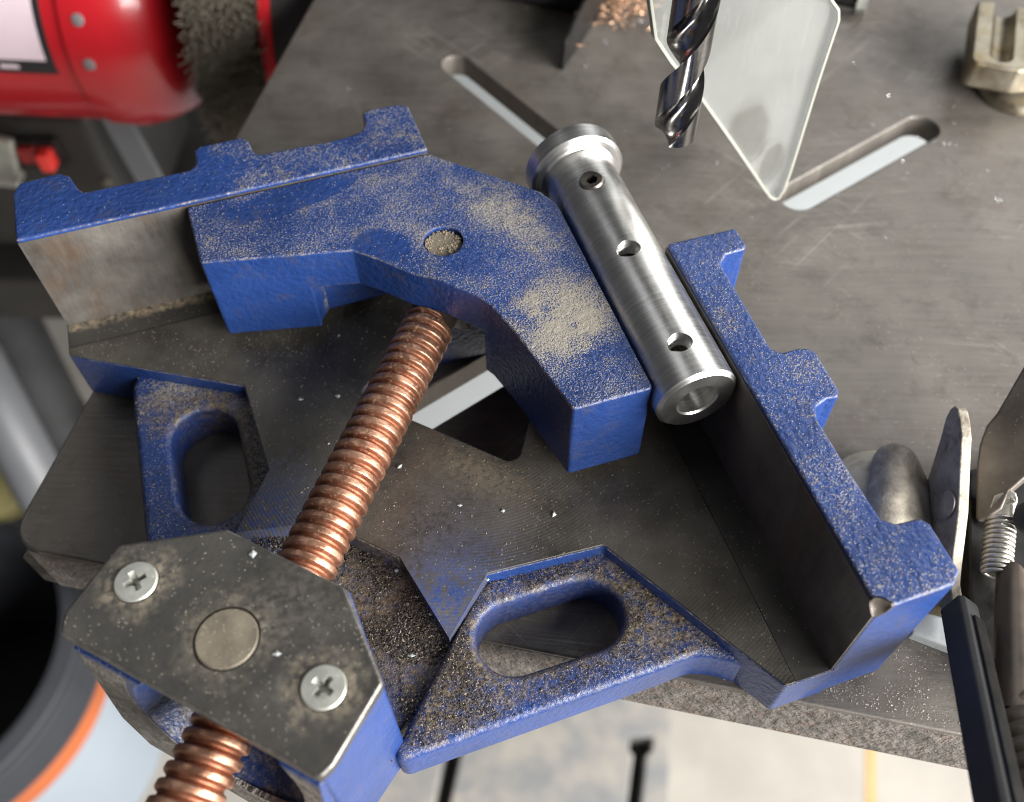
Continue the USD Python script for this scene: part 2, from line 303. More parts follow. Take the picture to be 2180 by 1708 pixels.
LUGDIRT_R = [((-66, -132), 34, 13, 0.1), ((-36, -133), 12, 20, 0.6), ((-88, -141), 13, 8, 0.7)]
LUGDIRT_L = [((-128, -42), 16, 8, -0.3), ((-122, -60), 5, 26, 0.0)]
M = dict(
    fence=blue_paint('blue_enamel_fence', -0.03, clean=[((-140, 10), 34, 16, 0.0)]),
    fence_r=blue_paint('blue_enamel_fence_dusty', -0.03),
    jaw=blue_paint('blue_enamel_jaw', 0.03, patches=[((-37, -31), 12.5, 6.0, -1.05), ((-30, -66), 5.5, 7.5, 0.4), ((-37, -75), 5.5, 5.5, 0), ((-40, -63), 4, 3, 0.5), ((-27, -76), 4, 5, 0)],
                   clean=[((-91, -6.5), 17, 4.8, 0.14), ((-71, -32), 7, 5, -0.6)]),
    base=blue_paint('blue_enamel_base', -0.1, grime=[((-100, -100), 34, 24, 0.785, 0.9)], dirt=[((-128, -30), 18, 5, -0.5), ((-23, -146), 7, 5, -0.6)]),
    lug_r=blue_paint('blue_enamel_lug_dirty', 0.0, rimw=0.2, grime=[((-57, -131), 21, 10, 0, 0.6), ((-90, -128), 14, 8, -0.8, 0.5)], dirt=LUGDIRT_R),
    lug_l=blue_paint('blue_enamel_lug', -0.1, rimw=0.35, grime=[((-128, -58), 10.5, 21, 0, 0.95), ((-118, -66), 4, 22, 0, 0.9)], patches=[((-133, -31), 13, 5, -0.2)], dirt=LUGDIRT_L),
    block=blue_paint('blue_enamel_block', -0.2, wear=0.35),
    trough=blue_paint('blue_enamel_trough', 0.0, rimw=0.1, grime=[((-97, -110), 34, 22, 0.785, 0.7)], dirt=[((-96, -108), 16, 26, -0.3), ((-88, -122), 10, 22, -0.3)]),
    bed=steel('milled_bed_steel', (0.046, 0.041, 0.035), (0.128, 0.118, 0.102), 0.45, 0.45, 55, 0.16, arcs=(-58, -62, 7200, 0.10), bumpd=0.00025, fs=900,
              dirt=[((-72, -108), 14, 16, 0.2, (0.012, 0.04, 0.16), 0.45), ((-80, -117), 13, 9, 0.8, (0.012, 0.038, 0.16), 0.85), ((-117, -80), 13, 9, 0.8, (0.012, 0.038, 0.16), 0.8), ((-62, -88), 12, 5, -0.8, (0.17, 0.135, 0.09), 0.8), ((-70, -98), 30, 14, -0.2, (0.075, 0.062, 0.045), 0.7), ((-103, -60), 16, 22, 0.0, (0.07, 0.06, 0.045), 0.6), ((-24, -120), 12, 30, 0.3, (0.05, 0.045, 0.037), 0.5)]),
    relief=steel('relief_groove_steel', (0.05, 0.047, 0.043), (0.085, 0.08, 0.072), 0.4, 0.5, 60, 0.06, dirt=[((-128, -1.2), 48, 2.0, 0.0, (0.34, 0.27, 0.18), 1.0)]),
    face=steel('ground_fence_face', (0.060, 0.054, 0.048), (0.17, 0.155, 0.138), 0.4, 0.5, 60, None, grain=(420, 420, 90, 0.0), rust=((0.12, 0.068, 0.038), 0.8), bumpd=0.0003, fs=700),
    table=steel('drill_table_steel', (0.080, 0.069, 0.060), (0.172, 0.155, 0.137), 0.35, 0.47, 28, 0.0, grain=(40, 700, 40, 0.35), rust=((0.085, 0.058, 0.042), 0.7), bumpd=0.0002, scratch=True),
    table_edge=steel('table_cast_edge', (0.07, 0.063, 0.056), (0.19, 0.165, 0.145), 0.1, 0.8, 160, 0.3, rust=((0.13, 0.07, 0.045), 0.5), bumpd=0.004, fs=420),
    plate=steel('cover_plate_steel', (0.055, 0.052, 0.047), (0.115, 0.108, 0.098), 0.6, 0.43, 75, 0.2, bumpd=0.0003, fs=800, rim=0.9,
                dirt=[((-141.7, -110.9), 6.0, 6.0, 0, (0.30, 0.25, 0.18), 0.9), ((-109.7, -144.3), 6.0, 6.0, 0, (0.30, 0.25, 0.18), 0.9), ((-126, -128.5), 7.3, 7.3, 0, (0.26, 0.22, 0.16), 0.7), ((-112, -125), 10, 8, 0.5, (0.19, 0.17, 0.14), 0.35)]),
    disc=steel('dusty_pin_steel', (0.14, 0.12, 0.093), (0.25, 0.215, 0.16), 0.35, 0.55, 140, 0.3),
    rough=steel('rough_cut_iron', (0.06, 0.054, 0.047), (0.34, 0.31, 0.28), 0.3, 0.6, 260, None, grain=(260, 260, 1500, 0.785), bumpd=0.003, fs=600),
    zinc=steel('zinc_screw', (0.36, 0.365, 0.33), (0.56, 0.56, 0.50), 0.65, 0.42, 220, 0.1),
    bit=steel('polished_drill_steel', (0.22, 0.215, 0.21), (0.33, 0.32, 0.31), 1.0, 0.15, 120, None, bumpd=0.00003),
    nickel=steel('worn_nickel', (0.20, 0.175, 0.14), (0.43, 0.385, 0.315), 0.25, 0.55, 150, 0.2, rust=((0.09, 0.06, 0.036), 0.9), bumpd=0.0006, fs=900),
    foot=steel('cast_nickel', (0.17, 0.135, 0.08), (0.42, 0.385, 0.31), 0.9, 0.38, 110, None, rust=((0.36, 0.25, 0.10), 0.6), bumpd=0.0006),
    spring=steel('spring_steel', (0.42, 0.40, 0.36), (0.66, 0.63, 0.58), 0.85, 0.36, 300, None),
    lever=steel('brown_lever_steel', (0.035, 0.028, 0.023), (0.085, 0.065, 0.05), 0.5, 0.5, 70, None),
    pad=steel('dusty_pad_metal', (0.40, 0.35, 0.26), (0.62, 0.56, 0.44), 0.0, 0.65, 130, 0.2, rust=((0.14, 0.11, 0.075), 0.7), bumpd=0.0004),
    boss=steel('dusty_boss_metal', (0.17, 0.15, 0.12), (0.46, 0.41, 0.33), 0.15, 0.55, 170, 0.2, rust=((0.075, 0.055, 0.036), 0.8), bumpd=0.0005),
    setscrew=steel('alloy_set_screw', (0.16, 0.14, 0.12), (0.30, 0.275, 0.25), 0.9, 0.3, 200, None),
    lever_worn=steel('worn_lever_steel', (0.085, 0.07, 0.056), (0.19, 0.165, 0.14), 0.4, 0.45, 80, 0.05),
    black=plain('black_rubber', (0.020, 0.020, 0.021), 0.7, var=0.3),
    black_m=steel('blackened_steel', (0.010, 0.010, 0.010), (0.035, 0.033, 0.031), 0.6, 0.4, 120, None),
    red=plain('red_enamel', (0.47, 0.011, 0.018), 0.3, var=0.06, scale=12, coat=0.4, bumpd=0.00005),
    red_dim=plain('dark_red_plastic', (0.25, 0.02, 0.018), 0.4),
    red2=plain('red_plastic', (0.80, 0.05, 0.04), 0.35, var=0.05),
    label=plain('label_white', (0.74, 0.60, 0.66), 0.4, var=0.05),
    print=plain('label_print', (0.02, 0.018, 0.02), 0.4, var=0.1),
    rivet=plain('rivet_grey', (0.22, 0.20, 0.205), 0.5, 0.1),
    grey=plain('grey_paint', (0.13, 0.135, 0.145), 0.45, var=0.12, scale=9),
    dark=plain('dark_machine', (0.022, 0.020, 0.018), 0.55, var=0.4, scale=14),
    white=plain('white_plastic', (0.40, 0.42, 0.42), 0.35, var=0.03),
    pail=plain('pail_white', (0.31, 0.36, 0.415), 0.4, var=0.06, scale=6),
    pail_dark=plain('pail_rim_black', (0.06, 0.063, 0.072), 0.3, var=0.2, scale=9),
    orange=plain('pail_orange', (0.45, 0.115, 0.035), 0.45, var=0.12, scale=14),
    yellow=plain('yellow_paint', (0.30, 0.26, 0.11), 0.5),
    amber=plain('amber_drip', (0.50, 0.31, 0.13), 0.6, var=0.1),
    floor=plain('pale_concrete', (0.345, 0.32, 0.285), 0.8, var=0.13, scale=9, bumpd=0.001, bscale=60),
    dust=plain('pale_filings', (0.24, 0.195, 0.14), 0.8, var=0.4, scale=900),
    table_dust=plain('pale_table_dust', (0.46, 0.43, 0.37), 0.8, var=0.3, scale=900),
    dirt=plain('dark_filings', (0.045, 0.036, 0.028), 0.8, var=0.5, scale=900),
    chip=steel('bright_swarf', (0.72, 0.72, 0.74), (0.92, 0.92, 0.94), 0.8, 0.25, 300, None),
    copperchip=steel('copper_swarf', (0.40, 0.23, 0.13), (0.72, 0.47, 0.31), 0.6, 0.35, 300, None),
    bristle=steel('brush_wire', (0.09, 0.078, 0.062), (0.42, 0.37, 0.29), 0.3, 0.5, 700, None),
)
def mat_sleeve():
    g = G()
    br = g.noise(1.0, 4, 0.65, g.scaled(g.pos(), 60, 4200, 60))
    big = g.noise(1.0, 3, 0.5, g.scaled(g.pos(), 90, 260, 90))
    c = g.mix(g.rng(br, 0.3, 0.7), (0.60, 0.585, 0.56), (0.74, 0.73, 0.71))
    r_ = g.math('add', g.rng(big, 0.35, 0.65, 0.26, 0.32), g.rng(br, 0.4, 0.7, 0, 0.05))
    return g.out('turned_steel', g.principled(base_color=c, metallic=1.0, roughness=r_, normal=g.bump(br, 0.00003, 0.8)))
M['sleeve'] = mat_sleeve()
S0, SD = np.array([-126.0, -128.5, 15.2]), np.array([0.60493096, 0.79627792, 0.0])
def mat_copper():
    g = G()
    p = g.add('vector_math', math_type='subtract', vector1=g.pos(), vector2=tuple(S0 * MM)) + '.vector'
    pj = g.add('vector_math', math_type='project', vector1=p, vector2=tuple(SD)) + '.vector'
    rad = g.add('vector_math', math_type='distance', vector1=p, vector2=pj) + '.value'
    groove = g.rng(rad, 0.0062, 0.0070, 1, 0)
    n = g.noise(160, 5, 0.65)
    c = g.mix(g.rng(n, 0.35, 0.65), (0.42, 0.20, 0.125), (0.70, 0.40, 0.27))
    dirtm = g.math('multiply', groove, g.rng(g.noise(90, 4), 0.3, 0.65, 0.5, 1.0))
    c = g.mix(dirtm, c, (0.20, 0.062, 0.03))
    far = g.add('vector_math', math_type='dot_product', vector1=p, vector2=tuple(SD)) + '.value'
    c = g.mix(g.rng(g.noise(75, 6, 0.7), 0.46, 0.66, 0, 0.6), c, (0.17, 0.085, 0.05))
    spk = g.math('multiply', g.rng(g.noise(1100, 3, 0.65), 0.56, 0.66), g.rng(far, -0.02, 0.09, 0.1, 0.8))
    spk = g.math('multiply', spk, g.rng(g.nz(), 0.0, 0.6))
    c = g.mix(spk, c, (0.30, 0.23, 0.16))
    met = g.math('subtract', 0.95, g.math('multiply', spk, 0.9))
    r_ = g.math('add', g.rng(n, 0.3, 0.7, 0.32, 0.48), g.math('multiply', dirtm, 0.2))
    return g.out('coppered_thread', g.principled(base_color=c, metallic=met, roughness=r_, normal=g.bump(g.noise(700, 3), 0.00015, 0.7)))
M['copper'] = mat_copper()
def mat_clear():
    g = G()
    p = g.scaled(g.pos(), 1, 0, 1)
    wob = g.math('multiply', g.math('subtract', g.noise(70, 4, 0.6), 0.5), 0.9)
    film = g.rng(g.noise(30, 5, 0.6, dist=0.5), 0.3, 0.7, 0.18, 0.32)
    for cx, cz, rx, rz in ((45.5, 25, 7.5, 12), (56.5, 12.5, 4.0, 8.5), (52, 2, 5, 5)):
        d = g.add('vector_math', math_type='subtract', vector1=p, vector2=(cx * MM, 0, cz * MM)) + '.vector'
        d = g.scaled(d, 1 / (rx * MM), 0, 1 / (rz * MM))
        L = g.math('add', g.add('vector_math', math_type='length', vector1=d) + '.value', wob)
        film = g.math('multiply', film, g.rng(L, 0.85, 1.12, 0.08, 1.0))
    scr_ = g.noise(1.0, 1, 0.4, g.scaled(g.pos(), 420, 420, 16))
    film = g.math('add', film, g.rng(g.math('absolute', g.math('subtract', scr_, 0.5)), 0, 0.012, 0.12, 0))
    fr = g.add('fresnel', IOR=1.45) + '.fac'
    dif = g.add('diffuse_bsdf', color=(0.50, 0.515, 0.495)) + '.BSDF'
    trl = g.add('translucent_bsdf', color=(0.50, 0.515, 0.495)) + '.BSDF'
    milk = g.add('mix_closure', fac=0.5, closure1=dif, closure2=trl) + '.closure'
    tr = g.add('transparent_bsdf', color=(0.92, 0.93, 0.92)) + '.BSDF'
    a = g.add('mix_closure', fac=film, closure1=tr, closure2=milk) + '.closure'
    gl = g.add('glossy_bsdf', color=(1, 1, 1), roughness=0.3) + '.BSDF'
    return g.out('frosted_clear_plastic', g.add('mix_closure', fac=g.math('multiply', fr, 0.35), closure1=a, closure2=gl) + '.closure')
M['clear'] = mat_clear()
M['clear_edge'] = plain('plastic_cut_edge', (0.29, 0.29, 0.25), 0.4, var=0.04, subsurface_weight=0.0)
def mat_base_iron():
    g = G()
    n = g.noise(22, 5, 0.6)
    c = g.mix(g.rng(n, 0.36, 0.64), (0.33, 0.305, 0.27), (0.20, 0.204, 0.208))
    return g.out('worn_machine_base', g.principled(base_color=c, roughness=0.6, metallic=0.1, normal=g.bump(g.noise(120, 3), 0.0006, 0.5)))
M['iron'] = mat_base_iron()

# ------------------------------------------------------------------ the setting: floor, machine base, drill table
ZF = -900.0
def sheet(w, cx, cy, z, th): return prism(rpoly([(cx - w, cy - w), (cx + w, cy - w), (cx + w, cy + w), (cx - w, cy + w)]), z - th, z)
obj('floor', sheet(6000, 0, 0, ZF, 60), M['floor'], kind='structure', label='pale worn concrete workshop floor far below the drill table')

mb = thing('machine_base', 'worn grey iron machine base with dark slots on the floor under the clamp', 'machine base', loc=(0, 0, ZF))
slotA = [(-78.9, 88.3), (-62.7, 83.3), (-104.5, 9.0), (-118.9, 12.4)]
slotB = [(116.7, 32.1), (137.6, 24.2), (131.3, 11.9), (123.7, 9.7), (70.0, -87.9), (58.1, -84.0), (112.9, 13.2), (110.2, 18.8)]
bp = Polygon([(186, 82), (92, -132), (-215, 20), (-150, 200)]).difference(Polygon(slotA).buffer(0.5)).difference(Polygon(slotB).buffer(1.0))
obj('base_plate', prism(rpoly(bp.exterior.coords, 0, [h.coords for h in bp.interiors]), -890, -860, 3), M['iron'], mb)
obj('slot_floor', prism(rpoly(Polygon([(186, 82), (92, -132), (-215, 20), (-150, 200)]).buffer(-4).exterior.coords), -899, -889), M['black_m'], mb)
obj('drip_line', prism(rpoly([(392, -22), (409, -14), (330, -150), (318, -146)], 4), ZF, ZF + 1.0, 0.5), M['amber'], label='amber rust coloured drip streak on the pale floor', cat='stain')

ZT = -19.0
dt = thing('drill_table', 'dark brown steel drill press table with diagonal slots and rough front edge', 'machine table', loc=(0, 0, ZT))
ca, sa = math.cos(math.radians(-29.9)), math.sin(math.radians(-29.9))
A_, B_ = np.array([ca, sa]), np.array([-sa, ca])
corner = np.array([-190.2, -57.0])
FL = lambda a, b: tuple(corner + a * A_ + b * B_)
def stad(p, q, w):
    return np.array(__import__('shapely').LineString([p, q]).buffer(w / 2, quad_segs=10).exterior.coords)[:-1]
slots = [stad((-13.2, 108.5), (16.2, 30.0), 11.0), stad((80.5, -3.2), (141.5, 15.0), 13.0), stad((-86, -56), (-38, -40), 13.0), stad((-50, -120), (-30, -172), 12)]
table_poly = rpoly([FL(0, 0), FL(520, 0), FL(520, 480), FL(0, 480)], 9)
tp = Polygon(table_poly.exterior.coords)
for s_ in slots[:3]: tp = tp.difference(Polygon(s_))
obj('top_plate', prism(rpoly(tp.exterior.coords, 0, [h.coords for h in tp.interiors]), ZT - 9, ZT, 0.8), M['table'], dt)
# rough cast rim under the front edge and along the left
rim = Polygon([FL(0.6, 0.6), FL(519, 0.6), FL(519, 479), FL(0.6, 479)]).difference(Polygon([FL(22, 16), FL(505, 16), FL(505, 465), FL(22, 465)]))
obj('cast_rim', prism(rpoly(rim.exterior.coords, 0, [h.coords for h in rim.interiors]), ZT - 26, ZT - 9.2, 0.0, 1.5), M['table_edge'], dt)
front = prism(rpoly([FL(6, -0.12), FL(516, -0.12), FL(516, 1.5), FL(6, 1.5)], 0.1), ZT - 25, ZT - 1.3, 0.1, 1.0)
obj('front_edge', front, M['table_edge'], dt)

# white pan below the slots
obj('white_pan', put(rbox(620, 620, 20, 8), frame((180, 330, -420), (0, 0, 1), (ca, sa, 0))), M['white'], label='plain white panel glimpsed through the diagonal table slots', cat='panel')

# ------------------------------------------------------------------ the corner clamp
cl = thing('corner_clamp', 'blue cast iron right angle corner clamp with copper screw and dusty jaws', 'clamp', loc=(-80, -80, ZT))
mir = lambda P: [(y, x) for x, y in P][::-1]
half = [(-54, 10), (12, -54), (2.6, -56), (2.6, -163.62), (-12.2, -163.65), (-38.9, -117.2), (-70, -115.4), (-89, -104)]
full = half + [(y, x) for x, y in half[::-1]][:-1][:-1]
hole = [(-86, -54), (-54, -86), (-50.9, -85.8), (-36, -62), (-36, -40), (-40, -36), (-62, -36), (-85.8, -50.9)]
base_p = rpoly(half + [(-104, -89), (-115.4, -70), (-117.2, -38.9), (-163.65, -12.2), (-163.65, 2.6), (-56, 2.6)], 1.2)
hole_p = rpoly(hole, 2.0)
base2 = rpoly(base_p.exterior.coords, 0, [hole_p.exterior.coords])
obj('base_casting', prism(base2, ZT + 0.02, -0.6, 0.0, 1.5), M['base'], cl)
strip = Polygon([(-9.5, 20), (-9.5, -200), (20, -200), (20, 20)]).union(Polygon([(20, -9.5), (-200, -9.5), (-200, 20), (20, 20)]))
bed_p = base2.buffer(-0.25).difference(strip)
if hasattr(bed_p, 'geoms'): bed_p = max(bed_p.geoms, key=lambda q: q.area)
obj('milled_bed', prism(rpoly(bed_p.exterior.coords, 0, [h.coords for h in bed_p.interiors]), -0.9, 0.0, 0.25), M['bed'], cl, smooth=20)
rel_p = base2.buffer(-0.3).intersection(strip.buffer(-0.2))
for q in (rel_p.geoms if hasattr(rel_p, 'geoms') else [rel_p]):
    if q.area > 20: obj('relief_groove', prism(rpoly(q.exterior.coords), -0.9, -0.38, 0.1), M['relief'], cl, smooth=20)
# lower trough under the screw
st = lambda s, t: ((s + t) / math.sqrt(2), (s - t) / math.sqrt(2))
obj('screw_trough', prism(rpoly([st(-130, -26), st(-130, 26), st(-140, 31.5), st(-158, 34.5), st(-168, 31.5), st(-186, 29), st(-186, -27), st(-168, -29.5), st(-158, -34), st(-140, -31.5)], 3), ZT + 0.05, -8.0, 0.8, 1), M['trough'], cl)
# sloping painted webs between the bed and the trough
for flip in (0, 1):
    tri_ = [(-69.0, -115.3, 0.04), (-88.6, -103.4, 0.04), (-82.3, -127.0, -3.6), (-68.5, -113.0, 0.04), (-86.8, -102.0, 0.04), (-80, -123, -2.0)]
    tri_ = tri_ + [(x, y, ZT + 1) for x, y, _ in tri_]
    obj('sloping_web', hullp([(y, x, z) if flip else (x, y, z) for x, y, z in tri_]), M['bed'], cl)
# slotted lugs
lugR = [(-60, -110), (-71.5, -115.8), (-99, -145.5), (-105, -148.5), (-105.5, -151.4), (-98, -150.7), (-36, -149.4), (-31, -149.0), (-27, -149.1), (-23.4, -150.5), (-20.4, -152.3), (-18.0, -154.1), (-15.0, -155.6), (-12, -150), (-14, -140), (-36, -112)]
stR = stad((-67.2, -131.0), (-48.6, -131.0), 18.5)
def lug(P, H): return prism(rpoly(rpoly(P, 2.5).exterior.coords, 0, [H]), ZT + 0.03, -5.0, 2.0, 1.0, seg=5)
obj('slotted_lug', lug(lugR, stR), M['lug_r'], cl)
lugL0 = [(-60, -110), (-71.5, -115.8), (-99, -145.5), (-100.6, -149), (-98, -150.4), (-34, -149.2), (-25, -148.6), (-18, -146), (-30, -112)]
obj('slotted_lug', lug(mir(lugL0), mir([tuple(p) for p in stR])), M['lug_l'], cl)
# fences
fenR = [(0, -163.5), (17.5, -163.3), (20.2, -161), (20.4, -149.5), (19, -147.6), (13.5, -147.2), (11, -145), (10.6, -131), (10.6, -118), (12, -114.8), (15.6, -113.6), (18.3, -114),
        (19.4, -112.3), (19.7, -101), (18.8, -99), (16.4, -98.1), (12, -98.1), (9.9, -96), (10.1, -78), (10.3, -67), (13.2, -64.3), (18.5, -64.2), (19.6, -63), (19.6, -56.4), (0, -56)]
fenL = [(-163.6, 0), (-163.9, 19), (-161.9, 23), (-151, 23.5), (-148.5, 21.5), (-146.5, 15.4), (-145, 13.3), (-116, 13), (-114, 14.7), (-113.6, 21), (-112, 22.2), (-100, 22.3), (-98.2, 20.4),
        (-97.8, 15.3), (-96.3, 13.2), (-72.5, 12.5), (-66.5, 13.6), (-64.6, 16.3), (-64.3, 21.6), (-62, 22.6), (-53.9, 22.3), (-50.5, 20.5), (-50, 0)]
chip_at = np.array([0.3, -163.9, 35.2])
def blob(r):
    P = trimesh.creation.icosphere(2, r).vertices
    return hullp(P * (1 + 0.5 * (fbm(P / r * 1.7 + 5, 3, 4)[:, None] - 0.5)) * np.array([1.0, 1.25, 1.5]) + chip_at)
fence_solid = prism(rpoly(fenR, 0.7), ZT + 0.01, 35.0, 0.7, 2.5)
fR = obj('fence', fence_solid - blob(2.7), M['fence_r'], cl)
obj('chipped_corner', (blob(3.1) ^ fence_solid) - blob(2.64), M['lever_worn'], fR)
obj('ground_face', prism(rpoly([(-0.3, -163.2), (0.3, -163.2), (0.3, -56.3), (-0.3, -56.3)]), -0.7, 33.9, 0.15) - blob(2.7), M['face'], fR)
fL = obj('fence', prism(rpoly(fenL, 0.7), ZT + 0.01, 35.0, 0.7, 2.5), M['fence'], cl)
obj('ground_face', prism(rpoly([(-163.3, -0.3), (-163.3, 0.3), (-50.3, 0.3), (-50.3, -0.3)]), -0.7, 33.9, 0.15), M['face'], fL)
# dust ledge in the foot of the left fence
# moving jaw
J1, J0 = 34.3, 4.0
jaw_top = [(-118.8, -1.0), (-118, -23), (-79, -31.5), (-73, -37), (-69.5, -41), (-65.7, -44.8), (-60.6, -48.2), (-57.0, -52.2), (-52.4, -57.3), (-50.3, -61), (-47, -72), (-41.5, -97.4), (-21.3, -97.6), (-22, -32), (-24.7, -26), (-50, -1.0)]
limbL = [(-118.5, -1.3), (-117.7, -22.9), (-91.5, -28.2), (-89.5, -26.5), (-88, -23), (-70, -22.6), (-62, -1.4)]
limbR_ = [(-21.7, -97.2), (-22.4, -40), (-36, -46), (-44, -50), (-49.5, -57), (-49.9, -61), (-46.7, -72), (-41.3, -97.0)][::-1]
slab_p = rpoly(jaw_top, 1.0)
regL = Polygon([(-130, 10), (-130, -40), (-91.5, -40), (-91.5, -27), (-88.5, -23), (-70, -22.6), (-62, 10)])
regR = Polygon([(-10, -110), (-60, -110), (-60, -63), (-49, -57), (-44, -50), (-36, -46), (-10, -40)])
jaw = prism(slab_p, 21.5, J1, 0.7)
for rg in (regL, regR):
    q = slab_p.buffer(-0.04).intersection(rg).buffer(-0.6, quad_segs=4).buffer(0.6, quad_segs=4)
    jaw = jaw + prism(rpoly(q.exterior.coords), J0, 22.5, 0, 1.2)
pinc = (-55.5, -35.7)
jaw = jaw - put(Manifold.cylinder(30, 5.35, 5.35, 48), frame((*pinc, 20), (0, 0, 1)))
jw = obj('moving_jaw', jaw, M['jaw'], cl)
obj('pivot_pin', put(lathe([(0, 0), (5.1, 0), (5.1, 27.6), (4.5, 28.2), (0, 28.2)], 48), frame((*pinc, 5), (0, 0, 1))), M['disc'], jw)
# screw
def helix_screw(length, pitch, r_out, r_in, n=48, per=14):
    """round-crested thread, closed at both ends"""
    nz = int(length / pitch * per)
    z = np.linspace(0, length, nz); a = np.arange(n) * 2 * np.pi / n
    ph = (z[:, None] / pitch - a[None, :] / (2 * np.pi)) * 2 * np.pi
    w = np.cos(ph); w = np.tanh((w + 0.35) * 2.6)
    r = r_in + (r_out - r_in) * (0.5 + 0.5 * w)
    r = r + 0.12 * (fbm(np.stack([z[:, None] * 0.25 + 0 * a, np.cos(a)[None] * 2 + 0 * z[:, None], np.sin(a)[None] * 2 + 0 * z[:, None]], -1), 3) - 0.5)
    V = np.stack([r * np.cos(a), r * np.sin(a), np.broadcast_to(z[:, None], r.shape)], -1).reshape(-1, 3)
    i, k = np.meshgrid(np.arange(nz - 1), np.arange(n), indexing='ij'); k2 = (k + 1) % n
    F = np.concatenate([np.stack([i * n + k, i * n + k2, (i + 1) * n + k2], -1).reshape(-1, 3), np.stack([i * n + k, (i + 1) * n + k2, (i + 1) * n + k], -1).reshape(-1, 3)])
    V = np.vstack([V, [[0, 0, 0], [0, 0, length]]]); e = nz * n
    cap = [[e, (q + 1) % n, q] for q in range(n)] + [[e + 1, (nz - 1) * n + q, (nz - 1) * n + (q + 1) % n] for q in range(n)]
    return trimesh.Trimesh(V, np.vstack([F, cap]), process=False)
SC = frame(S0 - SD * 95, SD)
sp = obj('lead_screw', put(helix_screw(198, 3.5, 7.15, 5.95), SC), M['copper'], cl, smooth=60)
obj('screw_neck', put(lathe([(0, 0), (6.4, 0), (6.4, 9), (6.0, 10), (0, 10)], 40), frame(S0 + SD * 102.5, SD)), M['lever'], sp)
obj('neck_collar', put(man(tm(rbox(17, 17, 9, 1.2))), frame(S0 + SD * 110, SD, (0, 0, 1))), M['nickel'], sp)
# nut block with arched screw hole
def st3(s, t, z): return np.array([*st(s, t), z])
blk = prism(rpoly([st(-193.2, -29.5), st(-193.2, 32), st(-173.5, 33.8), st(-159.6, 17), st(-159.6, -13), st(-173.5, -31)][::-1], 1.0), ZT + 0.04, 33.2, 0.6, 1.5)
wedge = hullp([st3(-192, -29, 28), st3(-192, 31.5, 28), st3(-194.2, -29, 28), st3(-194.2, 31.5, 28), st3(-190, -27, -18.5), st3(-190, 30, -18.5), st3(-199, -24, -18.5), st3(-199, 27, -18.5), st3(-198, -28, -6), st3(-198, 31, -6)])
hole_c = cyl(S0 - SD * 110, S0 + SD * 60, 9.2, n=48) + cyl(S0 - SD * 26, S0 + SD * 8, 27, 9.2, n=64)
nb = obj('nut_block', (blk + wedge) - hole_c, M['block'], cl)
fw = hullp([st3(-194.45, -28.5, 26), st3(-194.45, 31, 26), st3(-194.0, -28.5, 26), st3(-194.0, 31, 26), st3(-199.3, -23.5, -18.2), st3(-199.3, 26.5, -18.2), st3(-198, -23.5, -18.2), st3(-198, 26.5, -18.2), st3(-198.3, -27.5, -6), st3(-198.3, 30.5, -6)])
obj('rough_cut_face', fw - cyl(S0 - SD * 110, S0 + SD * 60, 22.0, n=64), M['rough'], nb)
# cover plate
pl_p = rpoly([st(-194.2, -28.8), st(-194.2, 33.0), st(-191, 34), st(-173.6, 34.2), st(-160.2, 17.0), st(-160.2, -12.8), st(-173.6, -31.2), st(-190.5, -31)][::-1], 1.6)
pc = (-126.0, -128.5)
plate = prism(pl_p, 33.3, 36.2, 0.8, 0.3, seg=4) - put(Manifold.cylinder(8, 6.75, 6.75, 56), frame((*pc, 31), (0, 0, 1)))
scr = [(-141.9, -110.7, 0.25), (-109.7, -144.3, 0.62)]
for x, y, _ in scr: plate = plate - put(lathe([(0, -2), (2.5, -2), (4.75, 0.55), (4.75, 2), (0, 2)], 48), frame((x, y, 35.7), (0, 0, 1)))
cp = obj('cover_plate', plate, M['plate'], cl)
obj('pivot_disc', put(lathe([(0, 0), (6.35, 0), (6.35, 4.6), (6.05, 4.9), (0, 4.9)], 56), frame((*pc, 31.3), (0, 0, 1))), M['disc'], cp)
for x, y, a in scr:
    hd = lathe([(0, -1.5), (2.2, -1.5), (4.45, 0.7), (4.5, 0.95), (4.2, 1.25), (2.4, 1.42), (0, 1.45)], 48)
    for k in range(2):
        bar = hullp([(sx * w, sy * t_, z) for sx in (-1, 1) for sy in (-1, 1) for w, t_, z in ((2.75, 0.72, 2.2), (1.2, 0.5, -0.8))])
        hd = hd - bar.rotate([0, 0, 90 * k])
    hd = hd - lathe([(0, -0.9), (0.5, -0.9), (1.4, 2.2), (0, 2.2)], 24)
    obj('cross_head_screw', put(hd, frame((x, y, 35.6), (0, 0, 1), (math.cos(a), math.sin(a), 0))), M['zinc'], cp)

# ------------------------------------------------------------------ the turned sleeve gripped in the clamp
tx, tz, tr = -11.1, 30.0, 10.35
tl = thing('steel_sleeve', 'bright turned steel sleeve with flange and threaded cross holes in the clamp', 'sleeve', loc=(tx, -60, tz))
prof = [(5.1, 0.5), (5.5, 0), (9.4, 0), (tr, 0.95), (tr, 81.0), (tr + 0.2, 81.6), (tr + 0.8, 82.0), (12.9, 82.15), (13.8, 83.0), (13.85, 88.2), (13.2, 88.8), (5.1, 88.8)]
body = put(lathe(prof, 160), frame((tx, -101.8, tz), (0, 1, 0), (1, 0, 0)))
def thread_cut(r0, r1, h, pitch):
    P = [(0, 0)]; z = 0.0
    while z < h - 1e-6:
        P += [(r0, z), (r1, z + pitch / 2)]; z += pitch
    P += [(r1 + 0.1, z), (0, z)]
    return lathe(P, 40)
ha = math.radians(-8.0); hd_ = np.array([math.sin(ha), 0, math.cos(ha)])
